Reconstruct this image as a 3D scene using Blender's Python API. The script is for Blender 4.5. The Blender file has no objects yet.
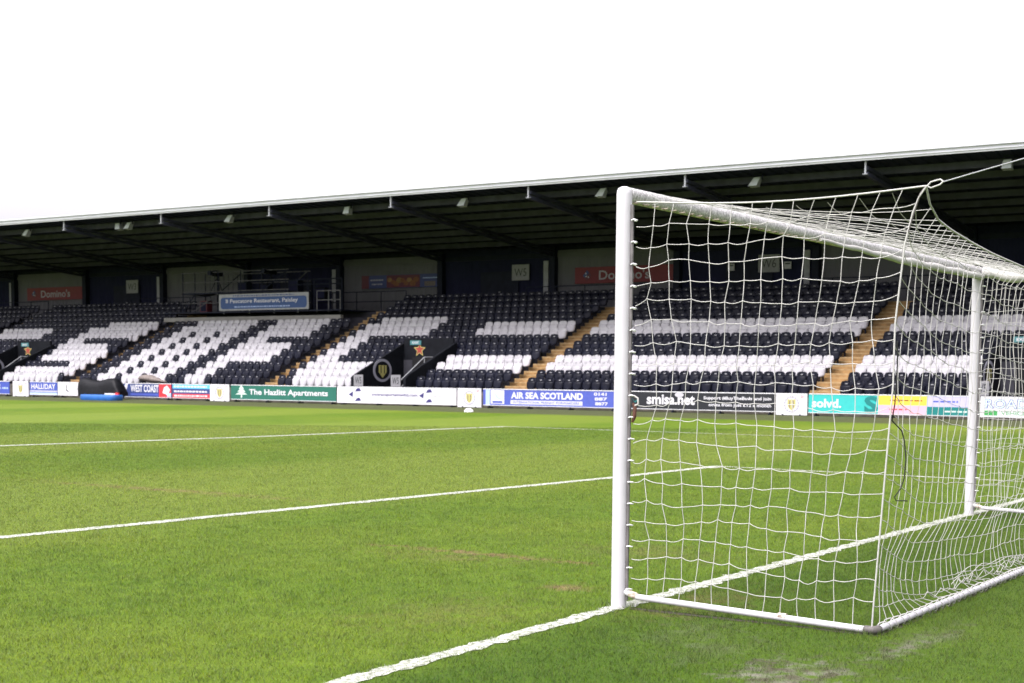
import bpy, math, random
import numpy as np
from mathutils import Matrix, Vector
random.seed(4); rng = np.random.default_rng(7)
scene = bpy.context.scene
# ------------------------------------------------------------------ camera
F, CY, YAW, PITCH, ROLL, CX, CYY, CH = 1458.386, 497.903, 0.582791, -0.086361, 0.007971, -7.77616, -4.33462, 1.43853
fw = Vector((math.cos(PITCH)*math.cos(YAW), math.cos(PITCH)*math.sin(YAW), math.sin(PITCH)))
rt0 = Vector((math.sin(YAW), -math.cos(YAW), 0)); up0 = rt0.cross(fw)
rt = rt0*math.cos(ROLL) + up0*math.sin(ROLL); up = -rt0*math.sin(ROLL) + up0*math.cos(ROLL)
cam = bpy.data.cameras.new('camera'); cam_o = bpy.data.objects.new('camera', cam); scene.collection.objects.link(cam_o)
m = Matrix.Identity(4)
for k in range(3): m[k][0], m[k][1], m[k][2] = rt[k], up[k], -fw[k]
m[0][3], m[1][3], m[2][3] = CX, CYY, CH
cam_o.matrix_world = m
cam.sensor_width = 36; cam.sensor_fit = 'HORIZONTAL'; cam.lens = F/1024*36
cam.shift_y = (CY-341.5)/1024; cam.clip_end = 2000; cam.clip_start = 0.1
cam.dof.use_dof = True; cam.dof.focus_distance = 10.5; cam.dof.aperture_fstop = 5.0
scene.camera = cam_o
# ------------------------------------------------------------------ sky, sun, exposure
w = bpy.data.worlds.new('World'); scene.world = w; w.use_nodes = True
nt = w.node_tree; nt.nodes.clear()
SUN_EL, SUN_AZ = math.radians(58), math.radians(168)      # azimuth counter-clockwise from +X
sky = nt.nodes.new('ShaderNodeTexSky'); sky.sky_type = 'NISHITA'; sky.sun_disc = False
sky.sun_elevation = SUN_EL; sky.sun_rotation = math.pi/2 - SUN_AZ
sky.air_density = 1.0; sky.dust_density = 4.0; sky.ozone_density = 1.0
hs = nt.nodes.new('ShaderNodeHueSaturation'); hs.inputs['Saturation'].default_value = 0.12
bg = nt.nodes.new('ShaderNodeBackground'); bg.inputs['Strength'].default_value = 0.15
wo = nt.nodes.new('ShaderNodeOutputWorld')
tcw = nt.nodes.new('ShaderNodeTexCoord'); sxw = nt.nodes.new('ShaderNodeSeparateXYZ'); nt.links.new(tcw.outputs['Generated'], sxw.inputs[0])
mrw = nt.nodes.new('ShaderNodeMapRange'); mrw.inputs['From Min'].default_value = 0; mrw.inputs['From Max'].default_value = 1; mrw.inputs['To Min'].default_value = 1.06; mrw.inputs['To Max'].default_value = 1.9
nt.links.new(sxw.outputs[2], mrw.inputs['Value'])
vmw = nt.nodes.new('ShaderNodeVectorMath'); vmw.operation = 'MULTIPLY'; vmw.inputs[1].default_value = (1.0, .952, 1.015)      # overcast tint
vm2 = nt.nodes.new('ShaderNodeVectorMath'); vm2.operation = 'SCALE'
nt.links.new(hs.outputs[0], vmw.inputs[0]); nt.links.new(vmw.outputs[0], vm2.inputs[0]); nt.links.new(mrw.outputs[0], vm2.inputs['Scale'])
nt.links.new(sky.outputs[0], hs.inputs['Color']); nt.links.new(vm2.outputs[0], bg.inputs['Color']); nt.links.new(bg.outputs[0], wo.inputs[0])
sl = bpy.data.lights.new('sun', 'SUN'); sl.energy = .9; sl.angle = math.radians(25); sl.color = (1, .97, .93)
so = bpy.data.objects.new('sun', sl); scene.collection.objects.link(so)
sd = Vector((math.cos(SUN_EL)*math.cos(SUN_AZ), math.cos(SUN_EL)*math.sin(SUN_AZ), math.sin(SUN_EL)))
so.rotation_euler = sd.to_track_quat('Z', 'Y').to_euler()
vs = scene.view_settings; vs.view_transform = 'Standard'; vs.look = 'None'; vs.gamma = 1; vs.use_curve_mapping = False
vs.exposure = 1.05
scene.cycles.use_denoising = True
scene.cycles.max_bounces = 8
# ------------------------------------------------------------------ helpers
ORIG = {}
def link(o): scene.collection.objects.link(o); return o
def tag(o, label=None, cat=None, group=None, kind=None):
    if label: o['label'] = label
    if cat: o['category'] = cat
    if group: o['group'] = group
    if kind: o['kind'] = kind
    return o
def thing(name, label, cat, loc=(0, 0, 0), group=None):
    o = link(bpy.data.objects.new(name, None)); o.empty_display_size = .1
    o.location = loc; ORIG[o.name] = Vector(loc)
    return tag(o, label, cat, group)
class MB:
    def __init__(s): s.v = []; s.f = []; s.mi = []; s.smooth = []
    def add(s, vs, fs, mi=0, sm=False):
        b = len(s.v); s.v += [tuple(x) for x in vs]; s.f += [tuple(i+b for i in f) for f in fs]
        s.mi += [mi]*len(fs); s.smooth += [sm]*len(fs); return s
    def box(s, x0, x1, y0, y1, z0, z1, mi=0):
        x0, x1 = min(x0, x1), max(x0, x1); y0, y1 = min(y0, y1), max(y0, y1)
        v = [(x, y, z) for z in (z0, z1) for y in (y0, y1) for x in (x0, x1)]
        return s.add(v, [(0, 2, 3, 1), (4, 5, 7, 6), (0, 1, 5, 4), (2, 6, 7, 3), (0, 4, 6, 2), (1, 3, 7, 5)], mi)
    def beam(s, a, b, wy, wz, mi=0):
        a, b = Vector(a), Vector(b); d = (b-a).normalized()
        u = d.cross(Vector((0, 0, 1)));  u = Vector((0, 1, 0)) if u.length < 1e-4 else u.normalized()
        v2 = u.cross(d).normalized()
        vs = [p + u*(sx*wy/2) + v2*(sz*wz/2) for p in (a, b) for sx, sz in ((-1, -1), (1, -1), (1, 1), (-1, 1))]
        return s.add(vs, [(0, 3, 2, 1), (4, 5, 6, 7), (0, 1, 5, 4), (1, 2, 6, 5), (2, 3, 7, 6), (3, 0, 4, 7)], mi)
    def tube(s, pts, r, n=8, mi=0, sm=True, caps=True):
        pts = [Vector(p) for p in pts]; N = len(pts); rr = r if hasattr(r, '__len__') else [r]*N
        vs = []; prev = None
        for i, p in enumerate(pts):
            d = (pts[min(i+1, N-1)] - pts[max(i-1, 0)])
            d = d.normalized() if d.length > 1e-9 else Vector((0, 0, 1))
            if prev is None:
                ref = Vector((0, 0, 1)) if abs(d.z) < .9 else Vector((1, 0, 0))
                u = d.cross(ref).normalized()
            else:
                u = prev - d*prev.dot(d); u = u.normalized() if u.length > 1e-6 else d.orthogonal().normalized()
            prev = u; v2 = d.cross(u)
            for k in range(n):
                a = 2*math.pi*k/n; vs.append(p + (u*math.cos(a) + v2*math.sin(a))*rr[i])
        fs = [(i*n+k, i*n+(k+1) % n, (i+1)*n+(k+1) % n, (i+1)*n+k) for i in range(N-1) for k in range(n)]
        s.add(vs, fs, mi, sm)
        if caps: s.add(vs[:n], [tuple(range(n))[::-1]], mi); s.add(vs[-n:], [tuple(range(n))], mi)
        return s
    def plate(s, outline, frame, t=.01, mi=0):      # closed 2-D outline -> thin prism; frame maps (a, b, depth) to xyz
        n = len(outline)
        vs = [frame(a, b, 0) for a, b in outline] + [frame(a, b, -t) for a, b in outline]
        fs = [tuple(range(n)), tuple(range(2*n-1, n-1, -1))] + [(i, i+n, (i+1) % n+n, (i+1) % n) for i in range(n)]
        return s.add(vs, fs, mi)
    def build(s, name, mats, parent=None, attrs=None):
        me = bpy.data.meshes.new(name)
        v = np.array(s.v, float)
        org = ORIG[parent.name] if parent is not None else Vector((0, 0, 0))
        v = v - np.array(org)
        me.from_pydata(v.tolist(), [], s.f)
        for mt in (mats if isinstance(mats, (list, tuple)) else [mats]): me.materials.append(mt)
        me.polygons.foreach_set('material_index', s.mi); me.polygons.foreach_set('use_smooth', s.smooth); me.update()
        o = link(bpy.data.objects.new(name, me))
        if parent is not None: o.parent = parent; ORIG[o.name] = org
        return o
def tone(name, col, rough=.6, var=.18, scale=6, bump=0, bscale=40, spec=.4, metal=0, col2=None, stretch=None, coat=0):
    mt = bpy.data.materials.new(name); mt.use_nodes = True; t = mt.node_tree; b = t.nodes['Principled BSDF']
    tc = t.nodes.new('ShaderNodeTexCoord'); src = tc.outputs['Object']
    if stretch:
        mp = t.nodes.new('ShaderNodeMapping'); mp.inputs['Scale'].default_value = stretch
        t.links.new(src, mp.inputs[0]); src = mp.outputs[0]
    nz = t.nodes.new('ShaderNodeTexNoise'); nz.inputs['Scale'].default_value = scale; nz.inputs['Detail'].default_value = 5
    t.links.new(src, nz.inputs['Vector'])
    cr = t.nodes.new('ShaderNodeValToRGB'); cr.color_ramp.elements[0].position = .3; cr.color_ramp.elements[1].position = .7
    c2 = col2 or col
    cr.color_ramp.elements[0].color = (*[c*(1-var) for c in col], 1); cr.color_ramp.elements[1].color = (*[min(1, c*(1+var*.6)) for c in c2], 1)
    t.links.new(nz.outputs[0], cr.inputs[0]); t.links.new(cr.outputs[0], b.inputs['Base Color'])
    b.inputs['Roughness'].default_value = rough; b.inputs['Specular IOR Level'].default_value = spec; b.inputs['Metallic'].default_value = metal
    if bump:
        n2 = t.nodes.new('ShaderNodeTexNoise'); n2.inputs['Scale'].default_value = bscale; t.links.new(src, n2.inputs['Vector'])
        bp = t.nodes.new('ShaderNodeBump'); bp.inputs['Strength'].default_value = bump; bp.inputs['Distance'].default_value = .02
        t.links.new(n2.outputs[0], bp.inputs['Height']); t.links.new(bp.outputs[0], b.inputs['Normal'])
    return mt
M = dict(
 white_paint=tone('white_paint', (.80, .80, .80), .3, .05, 9, spec=.5),
 post=tone('post_paint', (.50, .49, .51), .5, .08, 5, stretch=(1, 1, .3), spec=.2),
 rust=tone('rust', (.30, .20, .13), .85, .75, 45, col2=(.55, .47, .40)),
 red_clip=tone('red_clip', (.085, .032, .02), .6, .3, 30),
 net=tone('net_cord', (.43, .425, .40), .8, .1, 30),
 grey_joint=tone('scuffed_grey', (.11, .10, .095), .7, .3, 40),
 track=tone('net_track', (.13, .12, .12), .6, .5, 25, stretch=(1, 1, .4)),
 black_cord=tone('black_cord', (.012, .013, .012), .7),
 rope=tone('rope', (.45, .45, .42), .8),
 steel_dark=tone('navy_steel', (.014, .017, .030), .6, .25, 3, spec=.12),
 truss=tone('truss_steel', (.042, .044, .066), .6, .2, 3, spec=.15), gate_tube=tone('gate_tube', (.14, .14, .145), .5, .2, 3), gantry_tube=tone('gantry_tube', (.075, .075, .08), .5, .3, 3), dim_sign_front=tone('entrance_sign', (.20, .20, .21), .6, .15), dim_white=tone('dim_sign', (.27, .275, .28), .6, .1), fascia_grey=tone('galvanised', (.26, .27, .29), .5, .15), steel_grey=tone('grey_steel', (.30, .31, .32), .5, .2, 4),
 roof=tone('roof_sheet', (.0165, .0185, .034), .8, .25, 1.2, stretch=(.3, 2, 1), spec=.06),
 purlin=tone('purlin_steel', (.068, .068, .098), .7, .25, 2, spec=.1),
 fascia=tone('fascia', (.52, .53, .56), .4, .06, 2),
 navy_clad=tone('navy_cladding', (.019, .021, .046), .8, .15, 1, spec=.06),
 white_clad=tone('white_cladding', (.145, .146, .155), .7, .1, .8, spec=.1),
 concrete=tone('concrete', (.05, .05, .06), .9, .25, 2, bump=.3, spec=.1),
 pale_concrete=tone('pale_concrete', (.22, .215, .20), .85, .2, 2, bump=.3),
 stair=tone('ochre_stairs', (.29, .175, .068), .8, .35, 4, bump=.2),
 stair_edge=tone('stair_nosing', (.36, .25, .12), .8, .3, 6),
 seat_black=tone('black_plastic', (.0062, .0072, .0150), .34, .4, 2.3, spec=.12),
 seat_white=tone('white_plastic', (.40, .392, .41), .42, .16, 2.3, spec=.35),
 tag=tone('number_tag', (.21, .21, .22), .4),
 black=tone('black_panel', (.008, .009, .012), .7, .3, 3, spec=.1),
 void=tone('dark_opening', (.004, .004, .005), .9),
 lamp_shell=tone('lamp_shell', (.30, .31, .33), .45, .08),
 lamp_glass=tone('lamp_glass', (.55, .58, .62), .15, .05),
 w=tone('sign_white', (.58, .58, .60), .45, .04), b=tone('sign_black', (.012, .014, .018), .45, .1),
 blue=tone('sign_blue', (.045, .075, .34), .45, .08), midblue=tone('sign_mid_blue', (.062, .088, .36), .45, .1), navy=tone('sign_navy', (.03, .05, .17), .45, .1),
 light_blue=tone('sign_light_blue', (.10, .42, .74), .45, .08), green=tone('sign_green', (.015, .12, .085), .45, .08),
 red=tone('sign_red', (.55, .035, .045), .45, .08), teal=tone('sign_teal', (.03, .39, .36), .45, .06), dteal=tone('sign_dark_teal', (.005, .16, .15), .45, .06),
 yellow=tone('sign_yellow', (.83, .52, .06), .45, .05), pink=tone('sign_pink', (.80, .35, .44), .45, .05), lilac=tone('sign_lilac', (.42, .40, .68), .45, .06),
 pale_blue=tone('sign_pale_blue', (.36, .47, .72), .45, .06), grey=tone('sign_grey', (.42, .42, .44), .5, .1), mid_green=tone('sign_mid_green', (.04, .28, .07), .5, .1),
 pale_green=tone('sign_pale_green', (.50, .62, .55), .5, .1), maroon=tone('sign_maroon', (.12, .02, .03), .5, .2), orange=tone('sign_orange', (.22, .08, .018), .5, .4, 12),
 crest_gold=tone('crest_gold', (.42, .39, .13), .5, .1), crest_grey=tone('crest_grey', (.33, .33, .38), .5, .1), logo_blue=tone('logo_blue', (.035, .03, .13), .5, .1),
 frame=tone('board_frame', (.60, .61, .62), .4, .1), kerb=tone('kerb', (.13, .12, .10), .9, .4, 3),
 tarp=tone('black_tarpaulin', (.005, .0055, .007), .5, .3, 5, bump=.9, bscale=4, spec=.16), banner_blue=tone('banner_blue', (.022, .065, .20), .5, .1), blue_mat=tone('blue_vinyl', (.02, .11, .36), .35, .2, 3),
 sack=tone('sack', (.17, .145, .13), .85, .35, 12), dome=tone('white_plastic_dome', (.85, .85, .83), .4),
 w_red=tone('banner_red', (.17, .009, .014), .5, .1), exit=tone('exit_sign', (.05, .17, .18), .5, .1), star=tone('star_red', (.30, .045, .03), .5, .2, 8),
)
# ------------------------------------------------------------------ turf
LINES = [([(-9, -.03), (-2.66, -.03), (0, 0), (7.42, 0), (32, 0)], .12),
         ([(-6, 6.35), (.1, 6.05), (3.7, 5.85), (9.6, 5.50), (12.88, 5.44)], .17),
         ([(12.82, 5.40), (12.6, 1.55), (12.55, .06)], .12),
         ([(2, 19.3), (9.4, 18.3), (15.2, 17.5), (24.1, 16.86)], .24),
         ([(24.05, 16.80), (23.9, 10), (23.8, .06)], .14)]
WORN = [(1.65, 2.1, .11, .95, .8), (1.35, 2.3, .3, .7, .28), (.52, .70, .2, .2, .6), (4.4, 8.6, .20, 2.2, .55), (.45, -.3, .6, .3, .35), (2.6, 1.2, .5, .8, .25), (-.75, .75, .7, .5, .22)]
MUD = [(-1.3, -1.66, .42, .26, .8), (-.3, -1.88, .5, .12, .55), (.2, -1.95, .4, .10, .4), (-.5, -.75, .5, .25, .16), (-.9, -1.1, .4, .25, .2)]
def turf_material(name, blades):
    mt = bpy.data.materials.new(name); mt.use_nodes = True; t = mt.node_tree; N = t.nodes; L = t.links; b = N['Principled BSDF']
    def math_(op, a, c=None, clamp=False):
        n = N.new('ShaderNodeMath'); n.operation = op; n.use_clamp = clamp
        for i, x in enumerate((a, c)):
            if x is None: continue
            if isinstance(x, (int, float)): n.inputs[i].default_value = x
            else: L.new(x, n.inputs[i])
        return n.outputs[0]
    def mix(fac, a, c):
        n = N.new('ShaderNodeMix'); n.data_type = 'RGBA'
        if isinstance(fac, (int, float)): n.inputs[0].default_value = fac
        else: L.new(fac, n.inputs[0])
        for i, x in ((6, a), (7, c)):
            if isinstance(x, tuple): n.inputs[i].default_value = (*x, 1)
            else: L.new(x, n.inputs[i])
        return n.outputs[2]
    geo = N.new('ShaderNodeNewGeometry'); sx = N.new('ShaderNodeSeparateXYZ'); L.new(geo.outputs['Position'], sx.inputs[0])
    X, Y = sx.outputs[0], sx.outputs[1]
    flat = N.new('ShaderNodeCombineXYZ'); L.new(X, flat.inputs[0]); L.new(Y, flat.inputs[1])
    def noise(sc, det=4):
        n = N.new('ShaderNodeTexNoise'); n.inputs['Scale'].default_value = sc; n.inputs['Detail'].default_value = det
        L.new(flat.outputs[0], n.inputs['Vector']); return n.outputs[0]
    A, B, Cn = noise(.28, 3), noise(1.7, 5), noise(14, 4)
    def remap(x, lo, hi): return math_('MULTIPLY', math_('SUBTRACT', x, lo), 1/(hi-lo), True)
    k = .82 if not blades else 1.0
    dark, light, yel = [tuple(c*k for c in q) for q in ((.062, .122, .0035), (.112, .182, .006), (.152, .192, .012))]
    Dn = noise(5.2, 4); f = math_('ADD', math_('ADD', math_('MULTIPLY', remap(B, .34, .66), .32), math_('MULTIPLY', remap(Dn, .36, .64), .34)), math_('MULTIPLY', remap(Cn, .34, .66), .34))
    col = mix(f, dark, light)
    col = mix(math_('MULTIPLY', remap(A, .42, .68), .35), col, yel)
    s = math_('SINE', math_('MULTIPLY', math_('SUBTRACT', math_('ADD', Y, math_('MULTIPLY', A, .8)), 5.9), math.pi/5.5))
    s = math_('SUBTRACT', s, remap(Y, .6, -.3)) ; s = math_('MULTIPLY', s, 3.0); s = math_('MINIMUM', math_('MAXIMUM', s, -1), 1)
    col = mix(math_('ADD', math_('MULTIPLY', s, .25), .25), col, tuple(c*k for c in (.165, .218, .026)))
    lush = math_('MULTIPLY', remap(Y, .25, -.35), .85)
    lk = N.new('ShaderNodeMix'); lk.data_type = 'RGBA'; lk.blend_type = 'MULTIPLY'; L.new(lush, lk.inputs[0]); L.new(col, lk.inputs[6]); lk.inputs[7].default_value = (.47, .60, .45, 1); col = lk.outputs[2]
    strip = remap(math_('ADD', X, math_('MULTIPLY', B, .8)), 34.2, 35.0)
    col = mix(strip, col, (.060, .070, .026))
    def mask(lst):
        wm = None
        for cx, cy, rx, ry, st in lst:
            dx = math_('MULTIPLY', math_('SUBTRACT', X, cx), 1/rx); dy = math_('MULTIPLY', math_('SUBTRACT', Y, cy), 1/ry)
            d = math_('SQRT', math_('ADD', math_('MULTIPLY', dx, dx), math_('MULTIPLY', dy, dy)))
            d = math_('ADD', d, math_('MULTIPLY', math_('SUBTRACT', Dn, .5), 3.4)); d = math_('ADD', d, math_('MULTIPLY', math_('SUBTRACT', Cn, .5), 4.4))
            q = math_('MULTIPLY', math_('SUBTRACT', 1.25, d), 1.1*st, True)
            wm = q if wm is None else math_('MAXIMUM', wm, q)
        return wm
    soil = mix(remap(Cn, .35, .65), (.105, .070, .030), (.21, .145, .070))
    mud = mix(remap(noise(7, 5), .42, .60), (.07, .06, .042), (.19, .18, .15))
    col = mix(math_('MULTIPLY', mask(WORN), .85 if not blades else .6), col, soil)
    col = mix(math_('MULTIPLY', mask(MUD), .85 if not blades else .45), col, mud)
    if blades:
        rp = geo.outputs['Random Per Island']
        hsv = N.new('ShaderNodeHueSaturation'); L.new(col, hsv.inputs['Color'])
        L.new(math_('ADD', math_('MULTIPLY', rp, .05), .472), hsv.inputs['Hue']); 
        r2 = math_('FRACT', math_('MULTIPLY', rp, 17.3)); L.new(math_('ADD', math_('MULTIPLY', r2, .95), .56), hsv.inputs['Value'])
        L.new(math_('SUBTRACT', 1.08, math_('MULTIPLY', math_('FRACT', math_('MULTIPLY', rp, 41.7)), .4)), hsv.inputs['Saturation'])
        col = hsv.outputs[0]
        at = N.new('ShaderNodeAttribute'); at.attribute_name = 'paint'
        col = mix(at.outputs['Fac'], col, (.55, .55, .535))
        b.inputs['Subsurface Weight'].default_value = 0
        b.inputs['Roughness'].default_value = .6; b.inputs['Specular IOR Level'].default_value = .12
        nm = N.new('ShaderNodeMix'); nm.data_type = 'VECTOR'; nm.inputs[0].default_value = .6; L.new(geo.outputs['Normal'], nm.inputs[4]); nm.inputs[5].default_value = (0, 0, 1)
        nn_ = N.new('ShaderNodeVectorMath'); nn_.operation = 'NORMALIZE'; L.new(nm.outputs[1], nn_.inputs[0]); L.new(nn_.outputs[0], b.inputs['Normal'])
        tr = N.new('ShaderNodeBsdfTranslucent'); L.new(col, tr.inputs['Color'])
        ms = N.new('ShaderNodeMixShader'); ms.inputs[0].default_value = .3
        L.new(b.outputs[0], ms.inputs[1]); L.new(tr.outputs[0], ms.inputs[2]); L.new(ms.outputs[0], N['Material Output'].inputs[0])
    else:
        b.inputs['Roughness'].default_value = .8; b.inputs['Specular IOR Level'].default_value = .15
        n2 = N.new('ShaderNodeTexNoise'); n2.inputs['Scale'].default_value = 55; n2.inputs['Detail'].default_value = 3; L.new(flat.outputs[0], n2.inputs['Vector'])
        bp = N.new('ShaderNodeBump'); bp.inputs['Strength'].default_value = .6; bp.inputs['Distance'].default_value = .03
        L.new(n2.outputs[0], bp.inputs['Height']); L.new(bp.outputs[0], b.inputs['Normal'])
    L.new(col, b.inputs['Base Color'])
    return mt
TURF = turf_material('turf', False); BLADE = turf_material('grass_blades', True)
g = MB(); g.add([(-600, -600, 0), (600, -600, 0), (600, 600, 0), (-600, 600, 0)], [(0, 1, 2, 3)])
tag(g.build('ground', TURF), kind='structure')
def seg_dist(px, py, a, b):
    ax, ay = a; bx, by = b; dx, dy = bx-ax, by-ay
    t = np.clip(((px-ax)*dx + (py-ay)*dy)/(dx*dx+dy*dy), 0, 1)
    return np.hypot(px-ax-t*dx, py-ay-t*dy)
# chalk lines: ragged strips lying on the ground
for i, (pts, wd) in enumerate(LINES):
    mb = MB(); vs = []; step = .06 if i < 3 else .25
    for a, b in zip(pts, pts[1:]):
        a, b = Vector(a), Vector(b); n = max(2, int((b-a).length/step)); d = (b-a).normalized(); nn = Vector((-d.y, d.x))
        for k in range(n+1):
            p = a.lerp(b, k/n); j1, j2 = random.gauss(0, .013), random.gauss(0, .013)
            vs += [(p.x+nn.x*(wd/2+j1), p.y+nn.y*(wd/2+j1), .004+.0002*i), (p.x-nn.x*(wd/2+j2), p.y-nn.y*(wd/2+j2), .004+.0002*i)]
    mb.add(vs, [(2*k, 2*k+2, 2*k+3, 2*k+1) for k in range(len(vs)//2-1)])
    if i == 0: M['chalk'] = tone('line_paint', (.20, .24, .11), .9, .6, 30, col2=(.42, .43, .38))
    tag(mb.build(['goal_line', 'goal_area_line', 'goal_area_side_line', 'penalty_area_line', 'penalty_area_side_line'][i], M['chalk']), kind='structure')
mb = MB()  # dark strips under the goal's ground bars, contact shade painted as colour
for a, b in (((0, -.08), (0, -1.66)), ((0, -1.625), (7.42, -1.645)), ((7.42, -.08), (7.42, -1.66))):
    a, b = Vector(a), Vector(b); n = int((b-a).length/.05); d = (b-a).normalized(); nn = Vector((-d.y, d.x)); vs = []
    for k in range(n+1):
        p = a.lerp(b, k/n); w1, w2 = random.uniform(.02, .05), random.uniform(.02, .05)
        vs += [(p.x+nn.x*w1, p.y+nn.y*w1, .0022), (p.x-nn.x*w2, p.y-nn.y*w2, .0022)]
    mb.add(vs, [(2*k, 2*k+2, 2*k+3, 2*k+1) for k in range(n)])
tag(mb.build('bar_contact_shade', tone('bar_contact_shade', (.040, .034, .020), .95, .4, 20)), kind='structure')
# short turf blades in front of the camera
def grass():
    N = 1300000
    s = np.linspace(5.2, 38, 4000); dens = np.minimum(1, (9/s)**1.6)*s
    cdf = np.cumsum(dens); cdf /= cdf[-1]
    S = np.interp(rng.random(N), cdf, s); T = rng.uniform(-.47, .47, N)
    f2 = np.array([math.cos(YAW), math.sin(YAW)]); r2 = np.array([math.sin(YAW), -math.cos(YAW)])
    px = CX + S*f2[0] + S*T*r2[0]; py = CYY + S*f2[1] + S*T*r2[1]
    worn = np.zeros(N)
    for cx, cy, rx, ry, st in WORN+MUD:
        worn = np.maximum(worn, st*np.clip(1.4-np.hypot((px-cx)/rx, (py-cy)/ry)+rng.normal(0, .35, N), 0, 1))
    keep = rng.random(N) > worn*.7
    for a, b in (((0, -.1), (0, -1.62)), ((0, -1.62), (7.42, -1.65)), ((7.42, -.1), (7.42, -1.62))): keep &= ~((seg_dist(px, py, a, b) < .028) & (rng.random(N) < .85))
    px, py, S = px[keep], py[keep], S[keep]; n = len(px)
    paint = np.zeros(n)
    for pts, wd in LINES:
        for a, b in zip(pts, pts[1:]):
            d = seg_dist(px, py, a, b); paint = np.maximum(paint, ((d + rng.normal(0, .012, n)) < wd/2*.90) * np.clip(rng.normal(.74, .42, n), 0, 1)*(.80+.20*np.sin(px*9+3*np.sin(py*7))*np.sin(py*11+2*np.sin(px*5))))
    sc = np.maximum(1, (S/9)**.75)
    clump = .75 + .5*np.sin(px*7.3+1.3*np.sin(py*5.1))*np.sin(py*8.7+1.7*np.sin(px*4.3))*.5
    tall = np.zeros(n)
    for a, b in (((0, -.1), (0, -1.62)), ((0, -1.62), (7.42, -1.62)), ((7.42, -.1), (7.42, -1.62)), ((-.05, 0), (.05, 0))): tall = np.maximum(tall, (seg_dist(px, py, a, b) < .075)*1.0)
    h = rng.uniform(.011, .030, n)*clump*np.where(paint > 0, .7, 1)*(1+tall*rng.uniform(0, 1.3, n)); wdt = .0031*sc*rng.uniform(.7, 1.4, n)
    an = rng.uniform(0, 2*np.pi, n); la = rng.uniform(0, 2*np.pi, n); lean = rng.uniform(.2, 1.1, n)*h
    v = np.zeros((n, 3, 3), np.float32)
    v[:, 0, 0] = px-np.cos(an)*wdt/2; v[:, 0, 1] = py-np.sin(an)*wdt/2
    v[:, 1, 0] = px+np.cos(an)*wdt/2; v[:, 1, 1] = py+np.sin(an)*wdt/2
    v[:, 2, 0] = px+np.cos(la)*lean; v[:, 2, 1] = py+np.sin(la)*lean; v[:, 2, 2] = h
    me = bpy.data.meshes.new('grass'); me.vertices.add(3*n); me.vertices.foreach_set('co', v.ravel())
    me.loops.add(3*n); me.loops.foreach_set('vertex_index', np.arange(3*n, dtype=np.int32))
    me.polygons.add(n); me.polygons.foreach_set('loop_start', np.arange(0, 3*n, 3, dtype=np.int32))
    me.update(calc_edges=True)
    at = me.attributes.new('paint', 'FLOAT', 'POINT'); at.data.foreach_set('value', np.repeat(paint, 3).astype(np.float32))
    me.materials.append(BLADE)
    tag(link(bpy.data.objects.new('grass', me)), 'short green turf grass of the pitch in front of the stand', 'grass', kind='stuff')
grass()
# ------------------------------------------------------------------ grandstand
RX0, RUN, RISE, ROWS = 40.93, .70, .304, 14
rowX = lambda i: RX0 + RUN*i
tread = lambda i: .40 + RISE*i
YMIN, YMAX = -7.0, 93.0
BLOCKS = [(79.6, 67.7), (66.55, 54.60), (53.41, 41.37), (40.26, 28.25), (27.07, 15.22), (14.12, 2.2)]
AISLES = [(67.7, 66.55), (54.60, 53.41), (41.37, 40.26), (28.25, 27.07), (15.22, 14.12), (2.2, 1.1)]
VOMS = [(62.2, 59.46), (35.67, 32.93), (9.53, 6.79)]
GANTRY_Y = (54.6, 42.3)
stand = thing('grandstand', 'long covered football stand with black and white seats and dark roof', 'grandstand', (40.45, 33, 0))
def terrace():
    mb = MB(); edges = [YMIN]
    for a, b in sorted((b, a) for a, b in VOMS): edges += [a, b]
    edges.append(YMAX)
    for k in range(len(edges)-1):
        y0, y1 = edges[k], edges[k+1]; vom = k % 2 == 1
        xs = 40.45 if not vom else rowX(5)-.40
        pts = [(xs, 0)]
        for i in range(5 if vom else 0, ROWS):
            pts.append((max(xs, rowX(i)-.40), tread(i)))
            pts.append((rowX(i)+.30 if i < ROWS-1 else 53.9, tread(i)))
        q = [(x, y, z) for x, z in pts for y in (y0, y1)]
        mb.add(q, [(2*j, 2*j+1, 2*j+3, 2*j+2) for j in range(len(pts)-1)])
    return mb.build('terrace', M['concrete'], stand)
terrace()
for a, b in AISLES:
    mb = MB()
    for i in range(ROWS):
        if i < ROWS-1: mb.box(rowX(i)-.05, rowX(i)+.297, b+.03, a+.33, tread(i)-.01, tread(i)+.152)
        mb.box(rowX(i)-.406, rowX(i)-.053, b+.03, a+.33, tread(i)-.15, tread(i)+.004)
        mb.box(rowX(i)-.41, rowX(i)-.34, b+.03, a+.33, tread(i)-.03, tread(i)+.009, 1)
        if i < ROWS-1: mb.box(rowX(i)-.053, rowX(i)+.01, b+.03, a+.33, tread(i)+.1, tread(i)+.157, 1)
    mb.build('stair_flight', [M['stair'], M['stair_edge']], stand)
TR = [13.42+6.815*k for k in range(-3, 12)]
RB = lambda x: 8.67 - .086*(x-40.76)          # underside of the roof
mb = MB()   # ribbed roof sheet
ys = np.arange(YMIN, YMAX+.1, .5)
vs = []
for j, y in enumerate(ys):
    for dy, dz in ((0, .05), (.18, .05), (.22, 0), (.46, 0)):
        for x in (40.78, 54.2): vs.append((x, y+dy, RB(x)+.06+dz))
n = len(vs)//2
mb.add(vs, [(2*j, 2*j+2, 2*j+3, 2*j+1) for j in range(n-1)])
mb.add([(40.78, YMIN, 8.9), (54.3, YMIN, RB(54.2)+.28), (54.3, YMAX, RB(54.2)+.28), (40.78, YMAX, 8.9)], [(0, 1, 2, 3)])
mb.build('roof', M['roof'], stand)
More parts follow.
